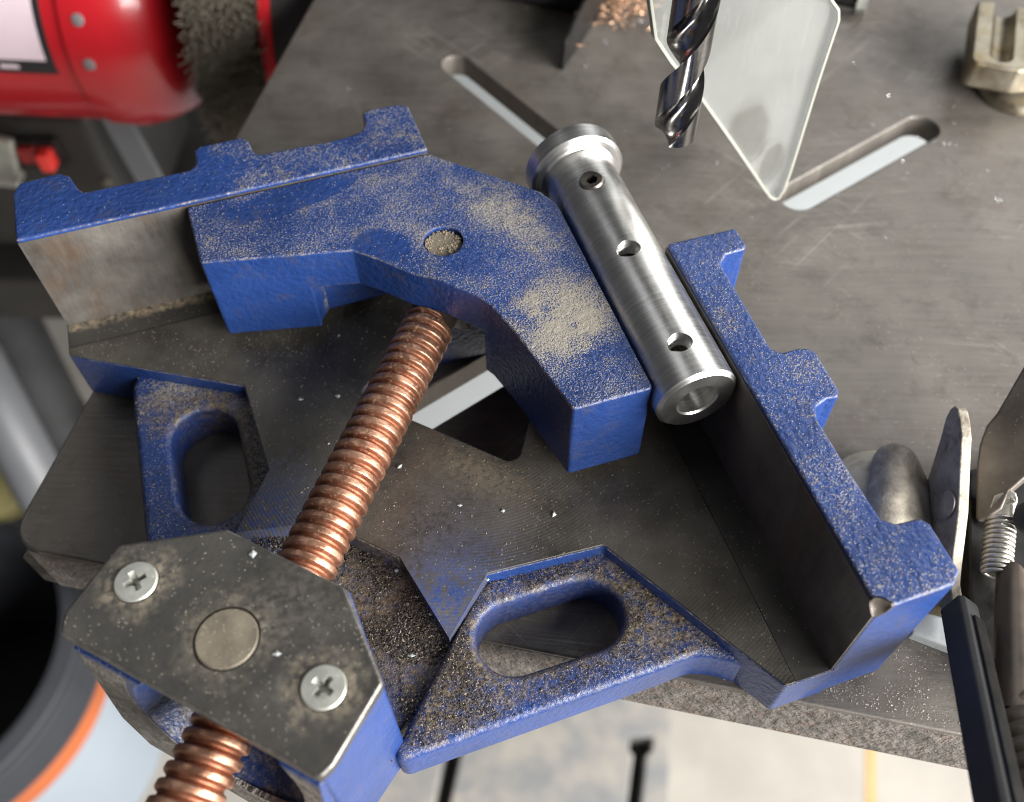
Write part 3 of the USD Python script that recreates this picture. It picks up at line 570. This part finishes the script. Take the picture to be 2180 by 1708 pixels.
for y, kind in ((-32.4, 0), (-58.9, 1), (-91.0, 1)):
    o = np.array([tx, y, tz]) + hd_ * 4.0
    if kind: body = body - put(thread_cut(2.7, 3.45, 10, 1.25), frame(o, hd_))
    else: body = body - put(Manifold.cylinder(10, 3.45, 3.45, 40), frame(o, hd_))
obj('sleeve_body', body, M['sleeve'], tl, smooth=28)
ss = lathe([(0, 0), (3.3, 0), (3.3, 6.1), (2.85, 6.6), (2.0, 6.6), (0, 6.6)], 40) - put(Manifold.cylinder(5, 1.75, 1.75, 6), frame((0, 0, 3.2), (0, 0, 1)))
obj('set_screw', put(ss, frame(np.array([tx, -32.4, tz]) + hd_ * 4.1, hd_)), M['setscrew'], tl, smooth=28)

# ------------------------------------------------------------------ drill bit
db = thing('drill_bit', 'polished twist drill bit hanging tip down above the table', 'drill bit', loc=(14.5, -31.5, 44.0))
BITA = 1.35
circ = CrossSection.circle(5.6, 72)
fl = CrossSection.circle(3.7, 48).scale((1.3, 1.0))
sec = circ - fl.translate((1.3, 5.0)) - fl.translate((-1.3, -5.0))
land = CrossSection.circle(4.78, 72)
bitm = sec.extrude(130, 260, 130 / 51 * 360)
cone = lathe([(0, 0), (6.0, 3.9), (6.0, 130), (0, 130)], 72)
bitm = bitm ^ cone
obj('flutes', put(bitm, frame((11.4, -30.5, 44.4), (0, 0, 1), (math.cos(BITA), math.sin(BITA), 0))), M['bit'], db, smooth=40)

# ------------------------------------------------------------------ clear chip guard
GX0, GN = np.array([62.4, -15.8, -3.9]), np.array([-0.0607, -0.998, 0.0])
GM = frame(GX0, GN, np.cross([0, 0, 1.0], GN))
gp = rpoly([(-56.1, 100.8), (-54.3, 81.1), (-51.4, 69.1), (-45.8, 60.7), (-35.1, 47.1), (-21.1, 27.2), (-6.3, 5.6), (-3.3, 1.4), (-1.1, -0.4), (0.8, 0.0), (1.8, 3.7), (2.2, 13.2), (2.4, 46.3), (3.0, 65.3), (1.9, 68.9), (-1.1, 72.2), (-14.4, 94.7)], 1.0)
gd = thing('chip_guard', 'scuffed clear plastic chip guard hanging point down behind the drill bit', 'guard', loc=tuple(GX0))
obj('clear_sheet', put(prism(rpoly(gp.buffer(-0.9).exterior.coords), -2.6, 0, 0.0), GM), M['clear'], gd, smooth=False)
edge = rpoly(gp.exterior.coords, 0, [gp.buffer(-0.85).exterior.coords])
obj('cut_edge', put(prism(edge, -2.7, 0.1, 0.15), GM), M['clear_edge'], gd)

# ------------------------------------------------------------------ locking clamp at the right of the table edge
lc = thing('locking_clamp', 'grimy locking pliers clamp with spring gripping the right table edge', 'locking clamp', loc=(45, -125, ZT))
obj('swivel_pad', put(lathe([(0, 0), (13.5, 0), (13.5, 2.6), (12.5, 4.6), (9, 6.6), (0, 7.4)], 48), frame((44.0, -119.0, ZT + 0.1), (0, 0, 1))), M['pad'], lc)
BX0, BX1 = (48.9, -115.4, -10.0), (35.5, -133.0, -10.5)
obj('pad_boss', Manifold.batch_hull([put(Manifold.sphere(6.2, 48).scale((1, 1, 1)), frame((BX0), (0, 0, 1))), put(Manifold.sphere(6.2, 48), frame((BX1), (0, 0, 1))), Manifold.sphere(4.2, 32).translate((50.5, -122.5, -11)), Manifold.sphere(4.2, 32).translate((41, -140, -12))]), M['boss'], lc, smooth=60)
wing = [[49.6, -130.3, -16.5], [53.6, -123.4, -10.8], [55.8, -120.1, -5.8], [58.5, -116.1, -0.1], [60.7, -112.6, 4.1], [61.6, -111.7, 6.9], [61.7, -112.1, 8.9], [61.1, -113.9, 9.9], [59.7, -117.2, 9.9], [57.8, -121.3, 9.1], [54.1, -128.3, 5.7], [49.5, -137.4, 1.5], [45.1, -145.5, -4.0], [42.1, -151.0, -7.5], [39.1, -157.9, -7.7], [35.7, -165.7, -7.6], [35.6, -164.5, -11.2], [39.2, -155.7, -12.7], [40.3, -151.8, -16.2], [42.6, -144.7, -18.3], [46.5, -135.9, -18.3]]
WN = (-0.907, 0.394, 0.149)
obj('jaw_plate', slab(wing, WN, 3.0, 0.8, 0.5), M['nickel'], lc)
WNn = np.array(WN) / np.linalg.norm(WN)
obj('jaw_rivet', put(lathe([(0, -1), (3.6, -1), (3.6, 0.3), (2.6, 0.6), (0, 0.7)], 32), frame(np.array([50.3, -133.5, -1.5]), WNn)), M['nickel'], lc)
link = [[67.0, -124.1, -5.5], [69.8, -119.5, -3.1], [73.1, -116.0, -0.4], [76.1, -114.6, 2.0], [94.5, -100.8, 17.0], [93.6, -117.4, 15.3], [74.7, -133.0, -0.2], [69.8, -134.3, -4.0], [66.3, -137.4, -6.9], [62.9, -137.8, -9.5], [60.7, -136.9, -11.2]]
obj('link_arm', slab(link, (-0.607, -0.05, 0.793), 4.0, 0.8, 0.8), M['lever_worn'], lc)
obj('clamp_frame', slab([[68.6, -122.1, -12], [92.1, -123.4, -12], [45.5, -190, -12], [41.1, -172, -12], [48.1, -153.6, -12]], (0, 0, 1), 6.0, 1.0, 0.8), M['black_m'], lc)
lugp = np.array([[66.5, -133.5, -6], [69.2, -134.5, -2.6], [68.1, -137.1, 0.5], [67.2, -139.3, 0.7], [65.8, -141.2, -3.0], [64.0, -141.5, -7.5], [63.0, -139.5, -9.5], [64.0, -136.0, -8.5]])
obj('spring_lug', slab(lugp, (-0.5, -0.3, 0.8), 1.8, 0.6, 0.4) - put(Manifold.cylinder(10, 1.3, 1.3, 24), frame(np.array([66.6, -138.0, -6]), (-0.5, -0.3, 0.8))), M['spring'], lc)
sa_, sb_ = np.array([63.0, -140.8, -5.0]), np.array([54.0, -153.2, -7.0])
ax_ = (sb_ - sa_) / np.linalg.norm(sb_ - sa_); SF = frame(sa_, ax_); ln = np.linalg.norm(sb_ - sa_)
tt = np.linspace(0, 11.5, 300)
spr = tube((SF[:3, :3] @ np.stack([3.3 * np.cos(tt * 2 * np.pi), 3.3 * np.sin(tt * 2 * np.pi), tt / 11.5 * ln])).T + sa_, 0.58, 8)
hook = tube([sa_ + SF[:3, 0] * 3.3, sa_ + SF[:3, 0] * 2.6 - ax_ * 3, sa_ + SF[:3, 0] * 1.2 - ax_ * 6 + np.array([0.8, 0, 1.5]), np.array([67.6, -138.2, -2.2]), np.array([66.4, -137.3, -3.6])], 0.58, 8)
so = obj('tension_spring', spr, M['spring'], lc, smooth=60)
obj('spring_hook', hook, M['spring'], so, smooth=60)
hs_ = RM[0] * 2.9
h0, h1 = np.array([36.7, -159.1, 0.0]) + hs_ * 0.5, np.array([2.7, -201.6, 30.0]) + hs_
hdv = (h1 - h0) / np.linalg.norm(h1 - h0)
up_ = -RM[2] - hdv * (-RM[2] @ hdv)
side = np.cross(up_, hdv)
HF = frame(h0 - up_ * 4, hdv, side)
hp = prism(rpoly([(-3.0, -3.5), (3.0, -3.5), (3.0, 2.8), (1.8, 3.6), (-1.8, 3.6), (-3.0, 2.8)], 0.7), -2, 72, 1.0, 2.0)
obj('handle', put(hp, HF), M['black'], lc)
obj('handle_rib', put(prism(rpoly([(-0.6, 3.3), (2.4, 3.3), (2.4, 4.3), (-0.6, 4.3)], 0.3), 6, 72, 0.5, 0.5), HF), M['black_m'], lc)
l0, l1 = np.array([57.5, -153.5, -6.0]), np.array([27.0, -187.0, 9.0])
obj('release_lever', cyl(l0, l1, 3.2, 3.9, 24) + cyl(l0 - (l1 - l0) * 0.02, l0, 2.2, 3.2, 24), M['lever'], lc)
c0, c1 = np.array([37.6, -181.4, -1.0]), np.array([16.0, -204.8, 21.0])
cd = (c1 - c0) / np.linalg.norm(c1 - c0)
nring = 9
obj('adjusting_screw', put(helix_screw(float(np.linalg.norm(c1 - c0)) + 6, 5.2, 7.6, 5.2, 40, 18), frame(c0, cd)), M['lever_worn'], lc, smooth=60)
obj('screw_collar', put(lathe([(0, 0), (6.6, 0), (6.6, 1.8), (0, 1.8)], 32), frame(c0 - cd * 2.2, cd)), M['spring'], lc)
obj('pivot_ball', put(trimesh.creation.icosphere(3, 5.0), frame((66.5, -145.5, 2.0), (0, 0, 1))), M['black'], lc, smooth=True)
wf = thing('foot_cap', 'white plastic foot cap on the table under the fence corner', 'foot cap', loc=(35.5, -159, ZT))
obj('cap', put(prism(rpoly([(-6, -3), (5, -4), (7, 0), (4, 4), (-6, 4)], 1), 0, 3.5, 0.8), frame((36.5, -158.8, ZT + 0.1), (0, 0, 1), (0.8, -0.6, 0))), M['white'], wf)
obj('brass_stem', put(rbox(12, 5, 3, 0.8), frame((40.0, -154.2, ZT + 0.1), (0, 0, 1), (0.8, -0.6, 0))), M['foot'], wf)

# ------------------------------------------------------------------ second clamp foot, top right
cf = thing('clamp_foot', 'shiny cast clamp foot with round pad on the far right of the table', 'clamp foot', loc=(178, 24, ZT))
obj('round_pad', put(lathe([(0, 0), (16.5, 0), (16.5, 1.6), (15.3, 3.6), (9, 5.6), (0, 6.5)], 64), frame((189.5, 22.0, ZT + 0.1), (0, 0, 1))), M['foot'], cf)
e1 = np.array([26.4, 34.8, 0]); e1 /= np.linalg.norm(e1); e2 = np.array([e1[1], -e1[0], 0])
CFm = frame((176.2, 38.6, ZT + 3), (0, 0, 1), e1)
chan = prism(rpoly([(-20, 3.5), (22, 3.5), (22, -30), (-4, -30), (-14, -26), (-20, -14)], 3.0), 4, 15, 1.2, 1.5)
cut1 = cyl((-13, -7.2, 13.5), (40, -7.2, 13.5), 4.6) + Manifold.sphere(4.6, 32).translate((-13, -7.2, 13.5))
cut2 = prism(rpoly([(-9.0, -14.5), (30, -14.5), (30, -26), (-4, -26)], 3.5), 7, 40)
obj('channel_body', put(chan - cut1 - cut2, CFm), M['foot'], cf)

# ------------------------------------------------------------------ black bracket at the top centre, on the table
bk = thing('column_bracket', 'black iron bracket with pointed corner standing at the back of the table', 'bracket', loc=(35, 115, ZT))
obj('pointed_blade', slab([(25.9, 90.6, ZT + 0.2), (69, 138, ZT + 0.2), (69, 138, 8), (27, 92, ZT + 12)], (0.74, -0.67, 0.0), 1.6, 0.3, 0.3), M['black_m'], bk)
obj('bracket_body', put(rbox(46, 60, 60, 4), frame((49, 158, ZT + 0.3), (0, 0, 1), (0.80, -0.59, 0))), M['black'], bk)
BOLT = (155.5, 89.0)
# swarf heap by the bracket
def curls(n, region, zfun, smin, smax, seed, flat=0.6):
    r = np.random.default_rng(seed); out = []
    for _ in range(n):
        x, y = region(r); s = r.uniform(smin, smax); k = 7
        a = np.linspace(0, r.uniform(1.5, 4.5), k); w = s * r.uniform(0.25, 0.5)
        c = np.stack([s * np.cos(a), s * np.sin(a), np.linspace(-0.5, 0.5, k) * s * 0.9], 1)
        L = np.vstack([c + [0, 0, w / 2], c - [0, 0, w / 2]])
        R_ = trimesh.transformations.random_rotation_matrix(r.random(3))[:3, :3]
        L = L @ R_.T; L[:, 2] *= flat
        L += [x, y, zfun(x, y, r) - L[:, 2].min()]
        F = []
        for q in range(k - 1): F += [[q, q + 1, k + q + 1], [q, k + q + 1, k + q]]
        t = trimesh.Trimesh(L, F, process=False); out.append(t)
    return trimesh.util.concatenate(out)
def gauss(cx, cy, sx, sy): return lambda r: (cx + r.normal() * sx, cy + r.normal() * sy)
obj('copper_swarf', curls(260, gauss(62, 121, 11, 6), lambda x, y, r: ZT + 0.1 + abs(r.normal()) * 2.2, 0.8, 2.4, 3), M['copperchip'], kind='stuff', label='heap of brown and coppery drill swarf at the back of the table', cat='swarf')
inT = lambda x, y: tp.contains(Point(x, y))
def on_table(r):
    while True:
        x, y = r.uniform(-60, 190), r.uniform(-60, 150)
        if inT(x, y) and (x > 24 or y > 26): return x, y
obj('bright_swarf', cat_(curls(110, on_table, lambda x, y, r: ZT + 0.05, 0.25, 0.7, 5), curls(34, gauss(140, 2, 14, 14), lambda x, y, r: ZT + 0.05, 0.3, 0.9, 6), curls(30, gauss(66, 112, 10, 8), lambda x, y, r: ZT + 0.05, 0.5, 1.4, 8)),
    M['chip'], kind='stuff', label='bright steel swarf chips scattered over the drill table', cat='swarf')

hb = thing('hex_bolt', 'small shiny bolt lying on the far table right of the clear guard', 'bolt', loc=(BOLT[0], BOLT[1], ZT))
obj('bolt_head', put(Manifold.cylinder(4.0, 4.6, 4.6, 6), frame((BOLT[0], BOLT[1], ZT + 4.2), (0.75, -0.6, 0.0))), M['zinc'], hb)
obj('bolt_shank', put(Manifold.cylinder(16, 2.6, 2.6, 24), frame((BOLT[0] - 12, BOLT[1] + 9.6, ZT + 4.2), (0.75, -0.6, 0.0))), M['black_m'], hb)

# ------------------------------------------------------------------ filings and dirt on the clamp
def grains(n, sampler, smin, smax, seed, squash=0.7):
    r = np.random.default_rng(seed)
    base = np.array([[1, 0, 0], [-1, 0, 0], [0, 1, 0], [0, -1, 0], [0, 0, 1], [0, 0, -1]], float)
    tri = np.array([[0, 2, 4], [2, 1, 4], [1, 3, 4], [3, 0, 4], [2, 0, 5], [1, 2, 5], [3, 1, 5], [0, 3, 5]])
    P = np.array([sampler(r) for _ in range(n)])
    s = smin + (smax - smin) * r.random(n) ** 2.2
    V = base[None] * (0.45 + 0.75 * r.random((n, 6, 1))) * s[:, None, None] * np.array([1, 1, squash])
    an = r.random(n) * 6.28; c, sn = np.cos(an), np.sin(an); V[..., 0] *= 1.0 + 0.9 * r.random((n, 1))
    V = np.stack([V[..., 0] * c[:, None] - V[..., 1] * sn[:, None], V[..., 0] * sn[:, None] + V[..., 1] * c[:, None], V[..., 2]], -1)
    V = V + P[:, None]
    F = tri[None] + (np.arange(n) * 6)[:, None, None]
    return trimesh.Trimesh(V.reshape(-1, 3), F.reshape(-1, 3), process=False)
lugRp, stRp = rpoly(lugR, 1.2).buffer(-1), Polygon(stR).buffer(1.5)
lugLp, stLp = Polygon(mir(lugL0)).buffer(-1), Polygon(mir([tuple(p) for p in stR])).buffer(1.5)
trough = Polygon([st(-141, -27), st(-135, -6), st(-135, 6), st(-141, 27), st(-148, 33), st(-172, 35), st(-158, 17), st(-158, -13), st(-165, -30)])
def in_poly(P, z, minus=None, prefer=None, heap=0.0):
    b = P.bounds
    def f(r):
        while True:
            x, y = r.uniform(b[0], b[2]), r.uniform(b[1], b[3])
            if not P.contains(Point(x, y)) or (minus is not None and minus.contains(Point(x, y))): continue
            d = fbm(np.array([x * 0.16, y * 0.16, 0.0]), 3)
            if prefer is not None and r.random() > prefer(x, y) * np.clip((d - 0.3) * 3, 0.05, 1): continue
            return x, y, z + abs(r.normal()) * heap
    return f
lug_pref = lambda x, y: np.clip(1.0 - (y < -138) * 0.7 + (x < -76) * 0.5, 0.1, 1)
dirt = [grains(5200, in_poly(lugRp, -4.95, stRp, lug_pref, 0.2), 0.08, 0.30, 21), grains(8000, in_poly(trough, -7.9, None, lambda x, y: 1.0, 0.6), 0.1, 0.42, 22), grains(600, in_poly(lugLp, -4.95, stLp, lambda x, y: 0.6, 0.1), 0.1, 0.3, 23)]
obj('dark_filings', cat_(*dirt), M['dirt'], smooth=False, kind='stuff', label='dark metal filings heaped in the hollows of the blue clamp', cat='filings')
bedpoly = bed_p.buffer(-1)
jawpoly = rpoly(jaw_top, 0.6).buffer(-0.8)
pale = [grains(1500, in_poly(lugRp, -4.8, stRp, lug_pref, 0.25), 0.06, 0.24, 31), grains(1200, in_poly(trough, -7.7, None, lambda x, y: 1.0, 0.6), 0.08, 0.32, 32),
        grains(900, in_poly(bedpoly, 0.05, None, lambda x, y: 0.4 + 0.6 * (x < -50)), 0.08, 0.24, 33), grains(350, in_poly(lugLp, -4.9, stLp, lambda x, y: float(y > -46) * 0.9 + 0.1, 0.1), 0.1, 0.3, 34),
        grains(420, in_poly(Point(pinc).buffer(4.9), 33.22, None, lambda x, y: 0.9, 0.15), 0.12, 0.42, 38),
        grains(900, in_poly(jawpoly, J1 + 0.03, None, lambda x, y: 0.7), 0.06, 0.17, 35)]
front_strip = Polygon([(-30, -152), (60, -205), (95, -190), (30, -150)]).intersection(tp.buffer(-2))
obj('table_dust', grains(3000, in_poly(front_strip, ZT + 0.06, None, lambda x, y: 0.8), 0.07, 0.22, 36), M['table_dust'], smooth=False, kind='stuff', label='fine pale dust sprinkled on the front edge of the drill table', cat='dust')
obj('pale_filings', cat_(*pale), M['dust'], smooth=False, kind='stuff', label='pale tan dust grains sprinkled over the blue clamp', cat='dust')
chips = [(-103.1, -48.9, 0), (-92.6, -51.1, 0), (-98.4, -65.7, 0), (-82.1, -78.9, 0), (-97.7, -21.8, 0), (-69.3, -117.0, 0), (-66, -121.0, -5), (-90, -104, -7.5), (-85, -118, -7.5), (-92, -127, -7.5), (-60, -100, 0), (-48, -105, 0), (-70, -95, 0), (-88, -30, 0), (-117, -135, 36.2), (-118, -112, 36.2)]
obj('white_chips', grains(len(chips), (lambda it: (lambda r: (lambda c: (c[0], c[1], c[2] + 0.3))(next(it))))(iter(chips)), 0.45, 0.95, 41, 0.5), M['white'], smooth=False, kind='stuff', label='small white plastic chips lying on the clamp bed', cat='chips')

# ------------------------------------------------------------------ red bench grinder, top left beyond the table
gr = thing('bench_grinder', 'red bench grinder with wire wheel and nameplate left of the drill table', 'grinder', loc=(-116, 282, -68))
ga = np.array([109.0, -39.8, -3.8]); ga /= np.linalg.norm(ga); gc = np.array([-96.3, 275.8, -68.6]) + ga * 23 + np.array([-2, -6, -2.0])
GF = frame(gc, ga, (0, 0, 1))
def onG(r, ang, z): return gc + GF[:3, :3] @ np.array([r * math.cos(ang), r * math.sin(ang), z])
motor = lathe([(0, -190), (60, -190), (62, -186), (62, -82), (64, -80), (64.5, -66), (61, -54), (55, -42), (46, -36), (30, -33), (0, -32)], 96)
obj('motor_housing', put(motor, GF), M['red'], gr)
def patch(r, a0, a1, z0, z1, th, n=24):
    a = np.linspace(a0, a1, n); inn = np.stack([r * np.cos(a), r * np.sin(a)], 1); o = np.stack([(r + th) * np.cos(a), (r + th) * np.sin(a)], 1)
    cs = CrossSection([np.vstack([inn[::-1], o]) if a1 > a0 else np.vstack([o, inn[::-1]])])
    m = cs.extrude(z1 - z0).translate([0, 0, z0])
    return put(m, GF)
# angle of the camera-facing side of the housing
vc = GF[:3, :3].T @ (CAM * 1000 - gc); fa = math.atan2(vc[1], vc[0])
sg = 1.0 if (GF[:3, :3] @ np.array([math.cos(fa + 0.3), math.sin(fa + 0.3), 0]))[2] < (GF[:3, :3] @ np.array([math.cos(fa), math.sin(fa), 0]))[2] else -1.0
A0, A1 = sorted([fa - sg * 0.9, fa + sg * 0.62])
np_ = obj('nameplate', patch(62.0, A0, A1, -190, -89, 0.7), M['print'], gr)
B0, B1 = sorted([fa - sg * 0.86, fa + sg * 0.50])
obj('plate_face', patch(62.7, B0, B1, -189, -92.5, 0.35), M['label'], np_)
for k in range(4):
    z0_ = -185 + k * 20
    C0, C1 = sorted([fa + sg * (0.10 + 0.02 * (k % 2)), fa + sg * 0.13])
    obj('print_line', patch(63.05, C0, C1, z0_, z0_ + 14 + 3 * (k % 3), 0.15), M['print'], np_)
for k, z0_ in enumerate((-176, -160, -146, -130, -116)):
    C0, C1 = sorted([fa + sg * 0.545, fa + sg * 0.58]); obj('print_mark', patch(62.7, C0, C1, z0_, z0_ + 9 + 2 * (k % 2), 0.15), M['label'], np_)
for da in (0.17, 0.50):
    a = fa + sg * da
    obj('rivet', put(lathe([(0, 0), (3.0, 0), (3.0, 0.4), (2.2, 0.9), (0, 1.0)], 24), frame(onG(64.2, a, -71), GF[:3, :3] @ np.array([math.cos(a), math.sin(a), 0]))), M['rivet'], gr)
# wire wheel: a core and tufts of wire
wr = np.random.default_rng(9)
hub = obj('wheel_core', put(lathe([(0, -15), (66, -15), (66, 15), (0, 15)], 72), GF), M['lever'], gr)
nb_ = 42000
aa, zz, rr = wr.uniform(0, 2 * np.pi, nb_), wr.uniform(-15, 15, nb_), 80 + wr.normal(size=nb_) * 1.7
keep = np.cos(aa - fa) > -0.25; aa, zz, rr = aa[keep], zz[keep], rr[keep]
n_ = len(aa); t_ = 0.2 + wr.random(n_) * 0.2
aj, zj = aa + wr.normal(size=n_) * 0.035, zz + wr.normal(size=n_) * 2.4
bpt = np.stack([64 * np.cos(aa), 64 * np.sin(aa), zz], 1); tip = np.stack([rr * np.cos(aj), rr * np.sin(aj), zj], 1)
tn = np.stack([-np.sin(aa), np.cos(aa), np.zeros(n_)], 1); zn = np.array([0, 0, 1.0])
V = np.stack([bpt + tn * t_[:, None], bpt - tn * t_[:, None] * 0.5 + zn * t_[:, None] * 0.9, bpt - tn * t_[:, None] * 0.5 - zn * t_[:, None] * 0.9,
              tip + tn * t_[:, None], tip - tn * t_[:, None] * 0.5 + zn * t_[:, None] * 0.9, tip - tn * t_[:, None] * 0.5 - zn * t_[:, None] * 0.9], 1)
V = V @ GF[:3, :3].T + gc
tri = np.array([[0, 1, 4], [0, 4, 3], [1, 2, 5], [1, 5, 4], [2, 0, 3], [2, 3, 5], [3, 4, 5]])
obj('wire_bristles', trimesh.Trimesh(V.reshape(-1, 3), (tri[None] + (np.arange(n_) * 6)[:, None, None]).reshape(-1, 3), process=False), M['bristle'], gr, smooth=False, kind='stuff')
obj('wheel_guard', put(lathe([(50, 16), (76, 16), (77, 17), (77, 20.5), (75, 21.5), (50, 21.5)], 96), GF), M['red'], gr)
obj('guard_shell', put(lathe([(0, 21.6), (73, 21.6), (73, 64), (67, 68), (0, 68)], 72), GF), M['black'], gr)
# its base, with a switch
ge = np.array([0.343, 0.9393, 0.0]); gh = np.array([ga[0], ga[1], 0]) / np.hypot(ga[0], ga[1]); gb = np.array([-166.7, 286.9, -191.35])
def onb(a, e_, z): return gb + gh * a + ge * e_ + np.array([0, 0, z - gb[2]])
obj('grinder_base', put(rbox(260, 130, 110, 10), frame(onb(-154, 66, -252), (0, 0, 1), gh)), M['dark'], gr)
sw = obj('switch_body', put(rbox(30, 22, 4, 2), frame(onb(-64, 1, -167), -ge, gh)), M['black_m'], gr)
obj('rocker_switch', put(rbox(11, 11, 5, 1.5), frame(onb(-68.5, -2, -166), -ge, gh)), M['red_dim'], sw)
obj('reset_button', put(rbox(8.5, 13, 9, 2), frame(onb(-57.5, -2, -168), -ge, gh)), M['red2'], sw)
obj('front_panel_screw', put(lathe([(0, 0), (3.5, 0), (3.0, 1.5), (0, 2)], 24), frame(onb(-32, 0.6, -192), -ge, gh)), M['lever_worn'], gr)

# ------------------------------------------------------------------ left background
bench = thing('work_bench', 'dark work bench standing under the red grinder', 'bench', loc=(-250, 480, -330))
obj('bench_top', put(rbox(520, 420, 40, 6), frame((-330, 545, -300), (0, 0, 1), ga)), M['dark'], bench)
obj('bench_leg', cyl((-197, 440, -262), (-196, 400, -880), 14), M['grey'], bench)
obj('brace_strap', slab([(-184.2, 293.3, -128.5), (-168.8, 287.6, -128.5), (-163.0, 285.5, -185.0), (-161.0, 284.8, -205.0), (-177.0, 290.6, -205.0)], (-0.343, -0.939, 0), 4, 0.3, 0.4), M['grey'], bench)
hs = thing('silver_bracket', 'small silver metal bracket left of the red rocker switch', 'bracket', loc=(-255, 330, -190))
obj('bracket_plate', put(rbox(16, 5, 27, 2), frame((-250.5, 311.5, -178), (0.25, -0.1, 0.95), (0.94, -0.34, 0))), M['zinc'], hs)
obj('bracket_lip', put(rbox(16, 12, 4, 1.5), frame((-250, 306, -181), (0.1, -0.1, 0.98), (0.94, -0.34, 0))), M['zinc'], hs)
dk = thing('black_hose', 'thick black hose running down at the left of the table', 'hose', loc=(-330, 380, -420))
obj('hose', tube([(-420, 560, -300), (-355, 455, -372), (-331, 345, -440), (-300, 240, -560), (-290, 180, -760)], 29, 24), M['black'], dk, smooth=True)
gpipe = thing('grey_pipe', 'grey painted steel pipe below the left edge of the table', 'pipe', loc=(-330, 300, -400))
obj('pipe', tube([(-415, 500, -262), (-357, 350, -377), (-334, 258, -438), (-292, 156, -706)], 21, 28), M['grey'], gpipe, smooth=True)
yb = thing('yellow_cap', 'yellow plastic cap glimpsed behind the grey pipe', 'cap', loc=(-420, 380, -560))
obj('cap_body', put(lathe([(0, 0), (30, 0), (30, 30), (25, 36), (0, 38)], 40), frame((-422, 372, -580), (0.1, -0.4, 0.9))), M['yellow'], yb)

# pail at the lower left
bc = np.array([-522.0, 245.0]); zr = -600.0; br = 152.0
pl = thing('plastic_pail', 'white plastic pail with black ribbed rim and orange stripe on the floor', 'pail', loc=(bc[0], bc[1], ZF))
PF = frame((bc[0], bc[1], 0), (0, 0, 1))
obj('body', put(lathe([(0, ZF + 0.5), (br - 10, ZF + 0.5), (br + 1, zr - 56), (br - 3, zr - 56), (br - 14, ZF + 5), (0, ZF + 5)], 128), PF), M['pail'], pl)
outer = [(br + 0.5, zr - 56)]
for k in range(4): outer += [(br + 0.5, zr - 55 + 14 * k), (br + 8.0, zr - 54 + 14 * k), (br + 8.0, zr - 50.5 + 14 * k), (br + 0.5, zr - 49.8 + 14 * k)]
obj('ribbed_rim', put(lathe(outer + [(br + 4, zr - 3), (br + 3, zr), (br - 12, zr), (br - 13, zr - 56)], 160), PF), M['pail_dark'], pl)
obj('inside_liner', put(lathe([(br - 18, ZF + 8), (br - 15.5, ZF + 8), (br - 13.1, zr - 1), (br - 15, zr - 1)], 128), PF), M['pail_dark'], pl)
obj('pail_bottom', put(lathe([(0, ZF + 6), (br - 18.5, ZF + 6), (br - 18.5, ZF + 12), (0, ZF + 12)], 96), PF), M['black'], pl)
obj('orange_band', put(lathe([(br - 5, zr - 92), (br + 1.6, zr - 92), (br + 2.6, zr - 56.5), (br - 5, zr - 56.5)], 128), PF), M['orange'], pl)
